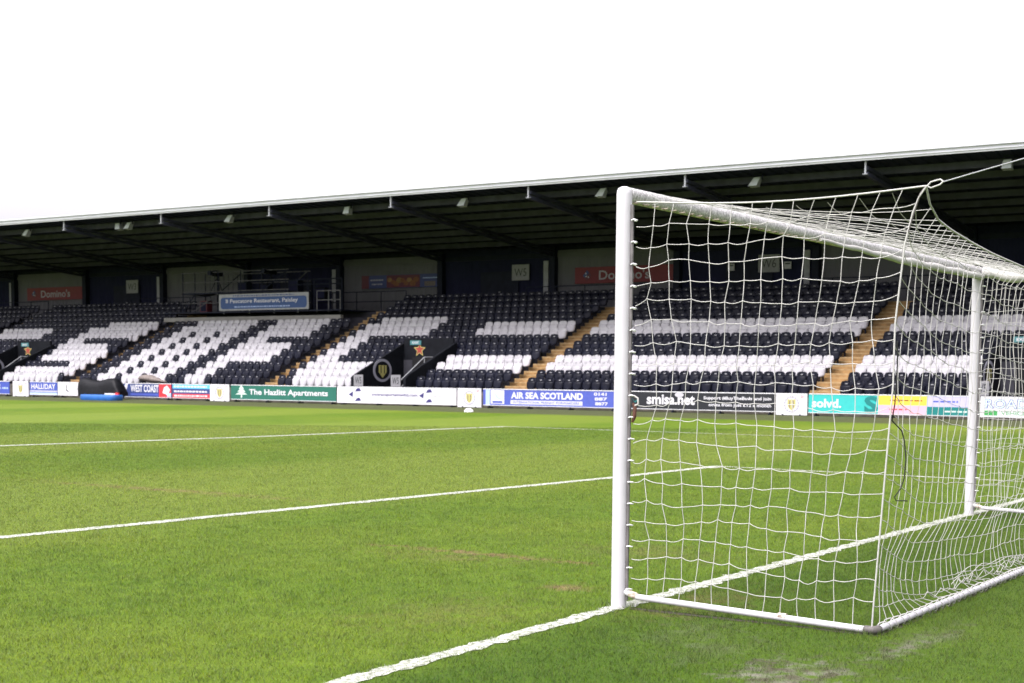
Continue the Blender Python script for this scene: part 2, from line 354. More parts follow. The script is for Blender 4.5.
mb = MB(); mb.box(40.70, 40.76, YMIN, YMAX, 8.67, 8.86); mb.box(40.62, 40.78, YMIN, YMAX, 8.865, 8.93); mb.box(40.66, 40.72, YMIN, YMAX, 8.735, 8.755)
mb.build('fascia', M['fascia'], stand)
for x in np.arange(42.2, 53.5, 1.62):
    mb = MB(); z = RB(x); mb.box(x-.035, x+.035, YMIN, YMAX, z-.16, z+.05); mb.box(x-.035, x+.06, YMIN, YMAX, z-.185, z-.162)
    mb.build('purlin', M['purlin'], stand)
for y in TR:
    mb = MB(); bot = lambda x: 8.24 - 1.13*(x-40.9)/12.9; top = lambda x: RB(x)-.22
    mb.beam((40.9, y, bot(40.9)), (53.8, y, bot(53.8)), .14, .13); mb.beam((40.9, y, top(40.9)), (53.8, y, top(53.8)), .14, .12)
    xs = np.linspace(41.0, 53.7, 15)
    for k, (a, b) in enumerate(zip(xs, xs[1:])):
        mb.beam((a, y, bot(a)), (b, y, top(b)) if k % 2 == 0 else (b, y, bot(b)), .07, .06) if k % 2 == 0 else mb.beam((a, y, top(a)), (b, y, bot(b)), .07, .06)
    mb.build('roof_truss', M['truss'], stand)
    mb = MB(); mb.box(40.80, 40.86, y-.028, y+.028, 8.24, 8.66); mb.box(40.77, 40.90, y-.08, y+.08, 8.21, 8.237)
    mb.build('truss_end_post', M['fascia_grey'], stand)
    mb = MB(); mb.box(53.55, 53.87, y-.16, y+.16, 4.35, RB(53.7)-.05); mb.build('column', M['steel_dark'], stand)
for k in range(len(TR)-1):      # rear wall, one cladding bay between each two columns
    white = (k-3) % 2 == 0; mb = MB(); x = 53.9
    y0, y1 = TR[k], TR[k+1]; zt = 7.62 if not white else 7.40
    ns = int((y1-y0)/.2); v = []
    for j in range(ns+1):
        y = y0+(y1-y0)*j/ns; off = .03 if j % 2 else 0
        v += [(x-off, y, 4.3), (x-off, y, zt)]
    mb.add(v, [(2*j, 2*j+1, 2*j+3, 2*j+2) for j in range(ns)])
    mb.build('wall_panel', M['white_clad' if white else 'navy_clad'], stand)
    mb = MB(); mb.box(53.80, 53.87, y0+.17, y1-.17, 7.05, 7.28); mb.build('wall_header', M['steel_dark' if not white else 'white_clad'], stand)
    if not white:               # double door with pale jamb
        yc = (y0+y1)/2
        d = MB(); d.box(53.78, 53.85, y0+.35, y0+.62, 4.36, 6.9); d.build('door_jamb', M['steel_grey'], stand)
        d = MB(); d.box(53.80, 53.862, yc-1.3, yc+1.0, 4.36, 6.45); dd = d.build('door', M['steel_dark'], stand)
        d = MB(); d.box(53.74, 53.797, yc-.25, yc-.15, 5.3, 5.45); d.build('handle', M['steel_grey'], dd)
    else:                       # walkway railing in front of the pale bays
        d = MB(); xr = 51.0
        for y in np.linspace(y0+.2, y1-.2, 5): d.tube([(xr, y, 4.35), (xr, y, 5.45)], .025, 6)
        for z in (5.45, 4.95): d.tube([(xr, y0+.2, z), (xr, y1-.2, z)], .025, 6)
        d.build('walkway_railing', M['steel_dark'], stand)
mb = MB(); mb.box(53.95, 54.05, YMIN, YMAX, 4.0, 8.0); mb.build('rear_wall', M['steel_dark'], stand)
mb = MB()
for y in (YMIN, YMAX):
    mb.add([(40.45, y, 0), (54, y, 0), (54, y, 4.35), (49.9, y, 4.35)], [(0, 1, 2, 3)])
mb.build('end_wall', M['concrete'], stand)
mb = MB(); mb.box(40.36, 40.445, YMIN, YMAX, 0, .62); mb.build('front_wall', M['kerb'], stand)
# --- text and shapes on boards ---
TXT = {}
def text_mesh(body, bold=.0, shear=0):
    cu = bpy.data.curves.new('t', 'FONT'); cu.body = body; cu.size = 1; cu.offset = bold; cu.shear = shear; cu.resolution_u = 3
    o = bpy.data.objects.new('t', cu); scene.collection.objects.link(o)
    dg = bpy.context.evaluated_depsgraph_get(); me = bpy.data.meshes.new_from_object(o.evaluated_get(dg))
    v = np.array([q.co[:2] for q in me.vertices]); f = [tuple(p.vertices) for p in me.polygons]
    bpy.data.objects.remove(o); bpy.data.curves.remove(cu); bpy.data.meshes.remove(me)
    v -= v.min(0); v /= v.max(0); return v, f
class Face:       # plane facing the pitch at x; a runs to the viewer's right (-Y), b runs up
    def __init__(s, x, yl, z0, tilt=0): s.x, s.yl, s.z0 = x, yl, z0
    def fr(s, lift): return lambda a, b, d: (s.x-lift-d, s.yl-a, s.z0+b)
    def text(s, body, a, b, w_, h, mat, parent, name='lettering', bold=.02, lift=.004, shear=0):
        v, f = text_mesh(body, bold, shear); mb = MB()
        mb.add([(s.x-lift, s.yl-a-p[0]*w_, s.z0+b+p[1]*h) for p in v], f); return mb.build(name, mat, parent)
    def rect(s, a0, a1, b0, b1, mat, parent, name='panel_colour', lift=.003, t=.002, mb=None):
        q = mb or MB(); q.plate([(a0, b0), (a1, b0), (a1, b1), (a0, b1)], s.fr(lift), t)
        return q.build(name, mat, parent) if mb is None else q
    def print_line(s, a, b, w_, h, mat, parent, lift=.004):
        mb = MB(); x = a
        while x < a+w_-.03:
            q = min(a+w_, x+random.uniform(.05, .2)); mb.plate([(x, b), (q, b), (q, b+h*.7), (x, b+h*.7)], s.fr(lift), .002); x = q+.045
        o = mb.build('small_print', mat, parent); return o
    def poly(s, pts, mat, parent, name='logo', lift=.004): return MB().plate(pts, s.fr(lift), .002).build(name, mat, parent)
    def ring(s, ca, cb, r0, r1, mat, parent, name='ring', lift=.004, sq=1.0, n=28):
        v = []; f = s.fr(lift)
        for k in range(n):
            t = 2*math.pi*k/n
            for r in (r0, r1): v.append(f(ca+r*math.cos(t)*sq, cb+r*math.sin(t), 0))
        return MB().add(v, [(2*k, 2*k+1, (2*k+3) % (2*n), (2*k+2) % (2*n)) for k in range(n)]).build(name, mat, parent)
def circle(ca, cb, r, n=24, sq=1): return [(ca+r*sq*math.cos(2*math.pi*k/n), cb+r*math.sin(2*math.pi*k/n)) for k in range(n)]
def rrect(a0, a1, b0, b1, r, n=5):
    o = []
    for ca, cb, t0 in ((a1-r, b1-r, 0), (a0+r, b1-r, 90), (a0+r, b0+r, 180), (a1-r, b0+r, 270)):
        o += [(ca+r*math.cos(math.radians(t0+90*k/n)), cb+r*math.sin(math.radians(t0+90*k/n))) for k in range(n+1)]
    return o
XB = 39.76
def crest(fc, ca, cb, r, parent, sq=1):
    fc.ring(ca, cb, r*.78, r, M['crest_grey'], parent, 'crest_ring', .004, sq)
    for k in range(16): fc.poly(circle(ca+.89*r*math.cos(.39*k), cb+.89*r*math.sin(.39*k), r*.06, 6), M['w'], parent, 'crest_letter', .008)
    pts = [(ca+x*r*sq, cb+y*r) for x, y in ((-.5, .62), (-.2, .55), (0, .62), (.2, .55), (.5, .62), (.52, 0), (.38, -.42), (0, -.72), (-.38, -.42), (-.52, 0))][::-1]
    fc.poly(pts, M['crest_gold'], parent, 'crest_shield', .0045)
    for dx in (-.22, .22): fc.rect(ca+(dx-.06)*r*sq, ca+(dx+.06)*r*sq, cb-.4*r, cb+.45*r, M['sack'], parent, 'crest_stripe', .008)
def board(label, yl, yr, z0, z1, mat, x=XB, group='advertising boards along the pitch side', name='advertising_board', frame=True):
    t = thing(name, label, 'board', (x, (yl+yr)/2, 0), group)
    mb = MB(); mb.box(x, x+.035, yr, yl, z0, z1); mb.build('panel', mat, t)
    if frame:
        mb = MB(); mb.box(x-.012, x+.045, yr, yl, z1+.001, z1+.032); mb.box(x-.012, x+.045, yr, yl, z0-.022, z0-.001)
        mb.build('frame', M['frame'], t)
    mb = MB()
    for y in np.linspace(yr+.25, yl-.25, max(2, int((yl-yr)/1.5))): mb.box(x+.05, x+.09, y-.03, y+.03, 0, z1-.05); mb.box(x-.02, x+.3, y-.03, y+.03, 0, .05)
    mb.build('bracket', M['steel_dark'], t)
    return t, Face(x, yl, z0)
Z0, Z1 = .13, .735
t, f = board('blue board with white lettering cut off by the left picture edge', 61.5, 57.38, Z0, Z1, M['blue']); f.text('S', 3.2, .2, .22, .28, M['w'], t, bold=.03); f.print_line(3.55, .24, .5, .12, M['pale_blue'], t)
for lab, yl, yr in (('white club crest board between the two blue boards at far left', 57.03, 55.84), ('white club crest board left of the dark green board', 43.3, 42.12), ('white club crest board left of the blue freight board', 29.6, 28.46), ('white club crest board left of the teal board, behind the net', 15.99, 14.85)):
    t, f = board(lab, yl, yr, .02, .77, M['w'], x=XB-.06, group='club crest boards', name='crest_board', frame=False)
    ww = yl-yr; crest(f, ww*.5, .37, .29, t); f.text('21', ww*.80, .60, .12, .09, M['red'], t)
t, f = board('blue board with a pale lower band, left of the black covered machine', 55.8, 53.75, Z0, Z1, M['blue'])
f.text('HALLIDAY', .12, .27, 1.8, .25, M['w'], t); f.rect(0, 2.05, 0, .10, M['pale_blue'], t, 'lower_band'); f.rect(0, 2.05, .13, .2, M['grey'], t, 'grey_band')
t, f = board('white board partly hidden behind the black covered machine', 53.7, 49.95, Z0, Z1, M['w'])
f.poly([(.62, .5), (.66, .52), (.68, .25), (.82, .17), (.80, .13), (.62, .2)][::-1], M['b'], t, 'logo'); f.print_line(.95, .25, .8, .14, M['grey'], t)
t, f = board('navy and red board directly right of the black covered machine', 49.9, 45.82, Z0, Z1, M['navy'])
f.rect(.02, .14, 0, .6, M['red'], t, 'red_band'); f.poly([(.2, 0), (.62, 0), (.78, .35), (.5, .6), (.35, .3)], M['light_blue'], t, 'blue_shape'); f.poly([(.78, 0), (.95, 0), (1.2, .6), (1.0, .6)], M['w'], t, 'white_slash')
f.text('WEST COAST', 1.36, .22, 1.88, .34, M['w'], t, bold=.03); f.rect(1.36, 3.22, .06, .16, M['midblue'], t, 'lower_band')
f.rect(3.26, 4.06, 0, .6, M['red'], t, 'red_panel'); f.poly([(3.5, .2), (3.85, .1), (4.0, .35), (3.8, .55), (3.6, .45)], M['w'], t, 'white_emblem', .007); f.rect(3.8, 4.06, .02, .2, M['pale_blue'], t, 'blue_patch', .008)
t, f = board('board of light blue, navy and red lines of lettering', 45.76, 43.35, Z0, Z1, M['navy'])
for b0, b1, mt_ in ((.42, .6, 'light_blue'), (.2, .40, 'navy'), (0, .18, 'red')):
    f.rect(.02, 2.39, b0, b1, M[mt_], t, 'band'); f.print_line(.12, b0+.05, 2.1, .11, M['w'], t, lift=.007)
t, f = board('dark green board with white lettering and a pale tree emblem', 42.06, 35.95, Z0, Z1, M['green'])
f.text('The Hazlitt Apartments', 1.1, .13, 4.55, .32, M['w'], t, bold=.022)
for k in range(3): f.poly([(.28+.1*k, .2+.12*k), (1.0-.1*k, .2+.12*k), (.64, .36+.13*k)], M['pale_green'], t, 'emblem', .004+.002*k)
f.rect(.6, .68, .06, .2, M['pale_green'], t, 'emblem')
t, f = board('white transport board with two black and purple arrow logos', 35.9, 29.7, Z0-.03, Z1, M['w'])
for a in (.85, 4.55):
    for db in (.06, .46): f.poly([(a+.12, db-.01), (a+.46, db+.02), (a+.36, db+.15), (a+.22, db+.12)], M['logo_blue'], t, 'logo')
    f.poly([(a-.22, .33), (a+.0, .22), (a+.03, .47)], M['logo_blue'], t, 'logo'); f.print_line(a+.12, .30, 1.0, .08, M['grey'], t)
f.text('mctransportationltd.com', 1.9, .25, 2.35, .17, M['logo_blue'], t, bold=.02); f.print_line(1.95, .48, 2.1, .08, M['grey'], t); f.print_line(2.0, .1, 1.9, .08, M['grey'], t)
t, f = board('long blue board with white lettering just left of the near goalpost', 28.4, 22.3, Z0, Z1, M['midblue'])
f.rect(.12, .32, 0, .6, M['pale_blue'], t, 'pale_band'); f.rect(.36, 1.0, .05, .58, M['w'], t, 'emblem_panel'); f.poly([(.5, .5), (.55, .52), (.75, .3), (.9, .27), (.8, .2), (.62, .28)][::-1], M['pale_blue'], t, 'emblem_bird', .008); f.rect(.45, .92, .08, .16, M['midblue'], t, 'emblem_base', .008)
f.text('AIR SEA SCOTLAND', 1.32, .26, 3.25, .26, M['w'], t, bold=.035); f.rect(1.3, 4.55, .05, .2, M['w'], t, 'white_strip'); f.text('INTERNATIONAL FREIGHT FORWARDERS', 1.42, .08, 3.0, .09, M['blue'], t, bold=.02, lift=.008)
for k, s_ in enumerate(('0141', '887', '8877')): f.text(s_, 5.05+.03*k, .43-.18*k, .55, .12, M['w'], t, bold=.03)
t, f = board('black board with white lettering seen through the net', 22.2, 16.02, Z0, Z1, M['b'])
f.text('smisa.net', 1.1, .16, 1.95, .36, M['w'], t, bold=.03); f.poly(circle(2.42, .52, .09, 16, 2.0), M['grey'], t, 'emblem'); f.poly([(.45, .4), (.6, .25), (.8, .4), (.62, .2)], M['dteal'], t, 'emblem')
f.text('Support #BuyTheBuds and join', 3.4, .34, 2.6, .15, M['w'], t, bold=.02); f.text('smisa from just £12 a month', 3.6, .10, 2.4, .15, M['w'], t, bold=.02)
t, f = board('long teal, yellow, pink and lilac board seen through the net', 14.82, 9.02, Z0, Z1+.01, M['teal'])
f.text('solvd.', .12, .17, 1.05, .30, M['w'], t, bold=.03)
f.rect(2.47, 4.1, .3, .61, M['yellow'], t, 'yellow_panel'); f.rect(2.47, 4.1, 0, .3, M['pink'], t, 'pink_panel'); f.rect(4.12, 5.8, .27, .61, M['lilac'], t, 'lilac_panel'); f.rect(4.12, 5.8, 0, .27, M['dteal'], t, 'green_panel')
f.text('S', 1.98, .02, .47, .57, M['dteal'], t, 'emblem', bold=.045, lift=.007); f.print_line(2.85, .44, 1.1, .06, M['orange'], t, lift=.007); f.print_line(2.85, .14, .6, .06, M['red'], t, lift=.007); f.print_line(4.3, .42, .9, .07, M['blue'], t, lift=.007); f.print_line(4.7, .1, .9, .07, M['pale_green'], t, lift=.007)
t, f = board('white board with blue and green outlined lettering, right of the far post', 8.98, 3.2, Z0, Z1, M['w'])
f.text('ROAD', .14, .25, 1.36, .31, M['blue'], t, bold=.05); f.text('ROAD', .155, .265, 1.33, .28, M['pale_green'], t, bold=.005, lift=.008); f.rect(.12, .55, .03, .19, M['mid_green'], t, 'green_block'); f.text('VEHICLES', .66, .05, 1.0, .13, M['mid_green'], t, bold=.01)
# --- vomitories ---
def vom(yl, yr, named):
    top = lambda x: 1.36+.41*(x-40.93)
    for y0, y1 in ((yl-.02, yl+.10), (yr-.10, yr+.02)):
        mb = MB(); o = [(40.5, 0), (44.16, 0), (44.16, top(44.16)), (40.75, top(40.75)), (40.5, top(40.5)-.05)]
        n = len(o); mb.add([(x, y0, z) for x, z in o]+[(x, y1, z) for x, z in o], [tuple(range(n)), tuple(range(2*n-1, n-1, -1))]+[(i, i+n, (i+1) % n+n, (i+1) % n) for i in range(n)])
        mb.build('entrance_side_wall', M['black'], stand)
    mb = MB(); mb.box(44.05, 44.15, yr+.022, yl-.022, 0, 2.86); mb.build('entrance_back_wall', M['black'], stand)
    mb = MB(); mb.box(44.02, 44.047, yr+.5, yl-.5, 0.1, 2.05); mb.build('entrance_doorway', M['void'], stand)
    mb = MB(); mb.box(40.45, 44.0, yr+.022, yl-.022, 0, .08); mb.build('entrance_floor', M['concrete'], stand)
    mb = MB(); yy = yr+.35
    for dz in (0, -.3): mb.tube([(40.65, yy, .98+dz), (42.4, yy, 2.03+dz), (43.6, yy, 2.03+dz)], .022, 6)
    for x in (40.65, 41.5, 42.4, 43.6): mb.tube([(x, yy, .1), (x, yy, .98+.6*min(x-40.65, 1.75))], .022, 6)
    mb.build('handrail', M['steel_grey'], stand)
    # crest on the side wall facing the goal
    t = thing('crest_plaque', 'round club crest on the black entrance wall %s' % named, 'crest', (42.5, yl-.03, 1.45))
    def fr(lift): return lambda a, b, d: (42.5+a, yl-.022-lift-d, 1.45+b)
    mb = MB(); mb.plate(circle(0, 0, .5, 28, 1.3), fr(.01), .01); mb.build('disc', M['crest_grey'], t)
    mb = MB(); mb.plate(circle(0, 0, .39, 28, 1.3), fr(.016), .004); mb.build('inner_disc', M['black'], t)
    mb = MB(); mb.plate([(-.27, .22), (.27, .22), (.27, -.08), (0, -.33), (-.27, -.08)][::-1], fr(.022), .004); mb.build('shield', M['crest_gold'], t)
    mb = MB()
    for a in (-.12, .12): mb.plate([(a-.03, -.14), (a+.03, -.14), (a+.03, .2), (a-.03, .2)], fr(.028), .004)
    mb.build('shield_stripes', M['black'], t)
    for y, ww in ((yl-.12, 'left'), (yr+.62, 'right')):
        t = thing('block_sign', 'pale number sign %s of the entrance %s' % (ww, named), 'sign', (40.44, y, .75), 'signs at the stand entrances')
        mb = MB(); mb.box(40.43, 40.46, y-.5, y, .78, 1.26); mb.build('panel', M['dim_sign_front'], t)
        Face(40.43, y, .78).text('W5', .08, .1, .34, .28, M['b'], t, bold=.01)
    t = thing('exit_sign', 'small green exit sign in the entrance %s' % named, 'sign', (44.0, yl-.7, 2.6))
    mb = MB(); mb.box(44.0, 44.045, yl-1.0, yl-.4, 2.58, 2.78); mb.build('panel', M['exit'], t); Face(44.0, yl-.4, 2.58).text('EXIT', .12, .05, .36, .1, M['w'], t)
    if yl < 12: return
    t = thing('star_poster', 'red star poster in the entrance %s' % named, 'poster', (44.04, yl-.95, 2.3))
    fc = Face(44.04, yl-.45, 1.95)
    st = lambda r1, r2: [(.45+ (r1 if k % 2 == 0 else r2)*math.sin(math.pi*k/5), .42+(r1 if k % 2 == 0 else r2)*math.cos(math.pi*k/5)) for k in range(10)][::-1]
    fc.poly(st(.34, .15), M['crest_gold'], t, 'star_edge', .006); fc.poly(st(.27, .115), M['star'], t, 'star_face', .011)
vom(*VOMS[0], 'at the far left'); vom(*VOMS[1], 'left of the near goalpost'); vom(*VOMS[2], 'right of the far goalpost')
# --- signs on the rear wall ---
for s_, y, lab in (('W3', 64.3, 'pale square W3 sign on the dark rear wall at far left'), ('W5', 36.3, 'pale square W5 sign on the dark rear wall left of the near post'), ('W6', 23.0, 'pale square W6 sign on the dark rear wall seen through the net')):
    t = thing('block_sign', lab, 'sign', (53.7, y-.5, 5.96), 'block signs on the rear wall')
    mb = MB(); mb.box(53.70, 53.74, y-1.02, y, 5.98, 6.76); mb.build('panel', M['dim_white'], t); Face(53.70, y, 5.98).text(s_, .16, .2, .7, .38, M['b'], t, bold=-.005)
for y, lab in ((24.35, 'left'), (21.6, 'right')):
    mb = MB(); o = thing('wall_notice', 'small pale notice on the dark rear wall just %s of the W6 sign' % lab, 'notice', (53.72, y, 6.2)); mb.box(53.72, 53.74, y-.17, y+.17, 6.1, 6.42); mb.build('sheet', M['grey'], o)
    Face(53.72, y+.17, 6.1).rect(.05, .29, .2, .26, M['b'], o, 'print')
for yl, yr, lab in ((73.5, 68.1, 'red pizza banner on the pale rear wall at far left'), (32.62, 27.23, 'red pizza banner on the pale rear wall behind the near goalpost')):
    t = thing('wall_banner', lab, 'banner', (53.7, (yl+yr)/2, 5.7), 'red pizza banners')
    mb = MB(); mb.box(53.70, 53.75, yr, yl, 5.72, 6.50); mb.build('panel', M['w_red'], t); fc = Face(53.70, yl, 5.72)
    fc.text("Domino's", 1.35, .16, 2.75, .46, M['grey'], t, bold=.01)
    fc.poly([(.45, .38), (.68, .14), (.92, .38), (.68, .64)], M['navy'], t, 'emblem'); fc.poly([(.68, .14), (.92, .38), (.80, .5), (.56, .26)], M['maroon'], t, 'emblem', .008)
    for a, b in ((.62, .48), (.64, .34), (.76, .3)): fc.poly(circle(a, b, .035, 10), M['w'], t, 'emblem_dot', .012)
t = thing('wall_banner', 'dark food banner with orange pictures on the pale rear wall', 'banner', (53.7, 43.2, 5.8))
mb = MB(); mb.box(53.70, 53.75, 40.55, 45.96, 5.80, 6.48); mb.build('panel', M['navy'], t); fc = Face(53.70, 45.96, 5.80)
fc.rect(0, .5, 0, .68, M['maroon'], t, 'end_panel'); fc.print_line(.6, .4, .9, .1, M['grey'], t); fc.print_line(.7, .18, .7, .1, M['grey'], t)
fc.rect(1.7, 3.9, .02, .66, M['maroon'], t, 'food_picture')
for k in range(9):
    a, b = 1.9+.22*k, .2+.25*random.random(); fc.poly(circle(a, b, .10+.06*random.random(), 9, 1.4), M['orange' if k % 3 else 'stair'], t, 'food', .006+.001*k)
fc.rect(4.2, 4.9, .05, .3, M['sack'], t, 'picture'); fc.rect(4.1, 5.3, .45, .5, M['pale_blue'], t, 'line')
# --- camera gantry ---
t = thing('camera_gantry', 'scaffold camera platform above the seats behind the blue restaurant banner', 'gantry', (47.7, 48.5, 4.0))
mb = MB(); mb.box(47.62, 53.5, GANTRY_Y[1], GANTRY_Y[0], 4.36, 4.42); mb.build('floor', M['steel_dark'], t)
mb = MB(); mb.box(47.6, 47.8, GANTRY_Y[1], GANTRY_Y[0], 3.93, 4.15); mb.build('edge_beam', M['pale_concrete'], t)
def tubes(segs, name, mt_, r=.03):
    q = MB()
    for a, b in segs: q.tube([a, b], r, 6)
    return q.build(name, mt_, t)
for y in (53.5, 52.6, 50.9, 49.3, 47.8, 46.2, 44.7):
    tubes([((x, y, 4.42), (x, y, 6.55 if y > 46 else 5.9)) for x in (47.95, 49.6)], 'upright', M['steel_dark'])
for z in (4.9, 5.5, 6.0, 6.5): tubes([((x, 53.6, z), (x, 46.0, z)) for x in (47.95, 49.6)], 'ledger', M['gantry_tube'])
for z in (5.7, 5.95): tubes([((47.95, 46.0, z), (47.95, 42.5, z))], 'guard_rail', M['steel_dark'])
for y in (45.4, 44.3, 43.3, 42.5): tubes([((47.95, y, 4.42), (47.95, y, 5.95))], 'rail_post', M['steel_dark'])
for k in range(22): tubes([((49.62, 53.5-k*.34, 5.44), (49.62, 53.5-k*.34, 6.5))], 'guard_bar', M['steel_dark'], .012)
tubes([((47.95, 53.5, 4.42), (47.95, 52.6, 5.4)), ((47.95, 47.8, 5.44), (47.95, 46.2, 6.4)), ((49.6, 52.6, 5.44), (49.6, 50.9, 6.5))], 'diagonal', M['steel_dark'])
for y0, y1, z0, z1, mt_ in ((49.9, 50.5, 5.45, 6.0, 'steel_dark'), (48.4, 49.0, 5.45, 5.9, 'black'), (46.3, 47.0, 5.45, 6.05, 'steel_dark'), (44.5, 45.2, 5.0, 5.6, 'black'), (52.8, 53.3, 4.45, 5.1, 'maroon')):
    q = MB(); q.box(49.0, 49.4, y0, y1, z0, z1); q.box(48.985, 48.998, y0+.06, y1-.06, z0+.08, z1-.06, 1); q.build('equipment_box', [M[mt_], M['navy_clad']], t)
mb = MB(); mb.box(47.95, 49.6, 46.0, 53.6, 5.38, 5.44); mb.build('deck', M['steel_dark'], t)
tubes([((47.95, 52.6, 4.5), (47.95, 50.9, 5.4)), ((49.6, 47.8, 5.4), (49.6, 46.2, 6.5))], 'brace', M['gantry_tube'])
tubes([((47.75, y, 4.3), (47.75, y, 5.35)) for y in (43.95, 43.2, 42.45)] + [((47.75, 43.95, z), (47.75, 42.45, z)) for z in (5.35, 4.9)], 'gate', M['gate_tube'], .024)
tubes([((47.75, y, 4.3), (47.75, y, 4.55)) for y in (50.3, 48.5, 46.8, 45.2)], 'banner_bracket', M['steel_grey'])
t = thing('restaurant_banner', 'blue restaurant banner with a white edge on the camera gantry', 'banner', (47.7, 47.8, 4.5))
mb = MB(); mb.box(47.66, 47.70, 44.42, 50.57, 4.47, 5.31); mb.build('panel', M['steel_grey'], t); fc = Face(47.66, 50.57, 4.46)
fc.poly(rrect(.12, 6.03, .09, .68, .16), M['banner_blue'], t, 'blue_field')
fc.text('Il Pescatore Restaurant, Paisley', .5, .33, 4.95, .26, M['w'], t, bold=.015, lift=.008); fc.print_line(1.1, .16, 3.8, .09, M['pale_blue'], t, lift=.008); fc.print_line(1.0, .73, 4.2, .08, M['navy'], t)
for (x, y, z, lab) in ((48.4, 51.4, 5.44, 'dark broadcast camera on a tripod at the left end of the gantry'), (48.4, 47.6, 5.44, 'dark broadcast camera on a tripod above the restaurant banner')):
    t = thing('broadcast_camera', lab, 'camera', (x, y, z), 'broadcast cameras on the gantry')
    for k in range(3):
        a = 2*math.pi*k/3; mb = MB(); mb.tube([(x+.4*math.cos(a), y+.4*math.sin(a), z), (x, y, z+.85)], .02, 6); mb.build('tripod_leg', M['black'], t)
    mb = MB(); mb.box(x-.28, x+.28, y-.13, y+.13, z+.88, z+1.16); mb.build('camera_body', M['black'], t)
    mb = MB(); mb.tube([(x-.28, y, z+1.02), (x-.42, y, z+1.02), (x-.43, y, z+1.02), (x-.62, y, z+1.02)], [.07, .08, .11, .12], 12); mb.build('lens', M['steel_dark'], t)
    mb = MB(); mb.box(x+.05, x+.2, y+.135, y+.25, z+1.05, z+1.2); mb.build('viewfinder', M['steel_dark'], t)
# --- floodlights ---
ordn = ['zeroth', 'first', 'second', 'third', 'fourth', 'fifth', 'sixth', 'seventh', 'eighth', 'ninth', 'tenth', 'eleventh', 'twelfth', 'thirteenth', 'fourteenth', 'fifteenth', 'sixteenth', 'seventeenth', 'eighteenth', 'nineteenth', 'twentieth', 'twenty-first', 'twenty-second', 'twenty-third', 'twenty-fourth', 'twenty-fifth', 'twenty-sixth', 'twenty-seventh', 'twenty-eighth']
LY = [(58.22, 1), (51.49, -1), (50.64, 1), (43.92, 1), (36.96, 0), (30.75, 1), (24.19, 1), (17.79, 1), (8.93, 0)]
for i, (y, sk) in enumerate(LY):
    x = 41.75; t = thing('floodlight', 'white box floodlight under the roof edge, %s from the left' % ordn[i+1], 'floodlight', (x, y, 8.6), 'floodlights under the stand roof')
    d = .13*sk
    q = [(x-.04, y-.13, 8.50), (x-.04, y+.13, 8.50), (x+.18, y+.11, 8.54), (x+.18, y-.11, 8.54), (x-.16, y-.165+d, 8.20), (x-.16, y+.165+d, 8.20), (x+.11, y+.165+d, 8.16), (x+.11, y-.165+d, 8.16)]
    MB().add(q, [(0, 1, 2, 3), (7, 6, 5, 4), (1, 5, 6, 2), (2, 6, 7, 3), (3, 7, 4, 0)]).build('housing', M['lamp_shell'], t)
    MB().add([Vector(a)+Vector((-.004, 0, 0)) for a in (q[0], q[4], q[5], q[1])], [(0, 1, 2, 3)]).build('glass', M['lamp_glass'], t)
    mb = MB(); mb.box(x+.02, x+.08, y-.16, y-.14, 8.42, 8.62); mb.box(x+.02, x+.08, y+.14, y+.16, 8.42, 8.62); mb.box(x, x+.1, y-.16, y+.16, 8.60, 8.64); mb.build('bracket', M['steel_dark'], t)
# ------------------------------------------------------------------ seats
def shell(zs, wf, xf, curve, th):
    U = np.linspace(-1, 1, 7); v = []; nv = len(zs)
    for side in (0, 1):
        for k, z in enumerate(zs):
            for u in U: v.append((xf(k/(nv-1)) + curve*u*u + (th if side else 0), -u*wf(k/(nv-1)), z))
    nu = len(U); o = nu*nv; f = []
    for k in range(nv-1):
        for j in range(nu-1):
            a = k*nu+j; f.append((a, a+1, a+nu+1, a+nu)); f.append((o+a, o+a+nu, o+a+nu+1, o+a+1))
    rim = [j for j in range(nu)] + [k*nu+nu-1 for k in range(1, nv)] + [(nv-1)*nu+j for j in range(nu-2, -1, -1)] + [k*nu for k in range(nv-2, 0, -1)]
    for a, b in zip(rim, rim[1:]+rim[:1]): f.append((a, o+a, o+b, b))
    return v, f
def seat_parts(black):
    sp = .2105
    back = shell([.50, .56, .63, .70, .76, .80, .82], lambda t: sp*(.97 if t < .35 else max(.30, .97*math.sqrt(max(.09, 1-((t-.35)/.67)**2.5)))), lambda t: .0+.05*t, .0-.035, .028)
    pan = shell([.34, .365, .42, .52, .61, .655], lambda t: sp*.97*(1 if t > .6 else math.sqrt(max(.2, 1-((.6-t)/.66)**2.3))), lambda t: -.165+.03*t+.03*(t*t), .05, .04)
    tagv = ([(-.016, .045, .70), (-.016, -.045, .70), (-.010, -.045, .735), (-.010, .045, .735)], [(0, 1, 2, 3)])
    return back, pan, tagv
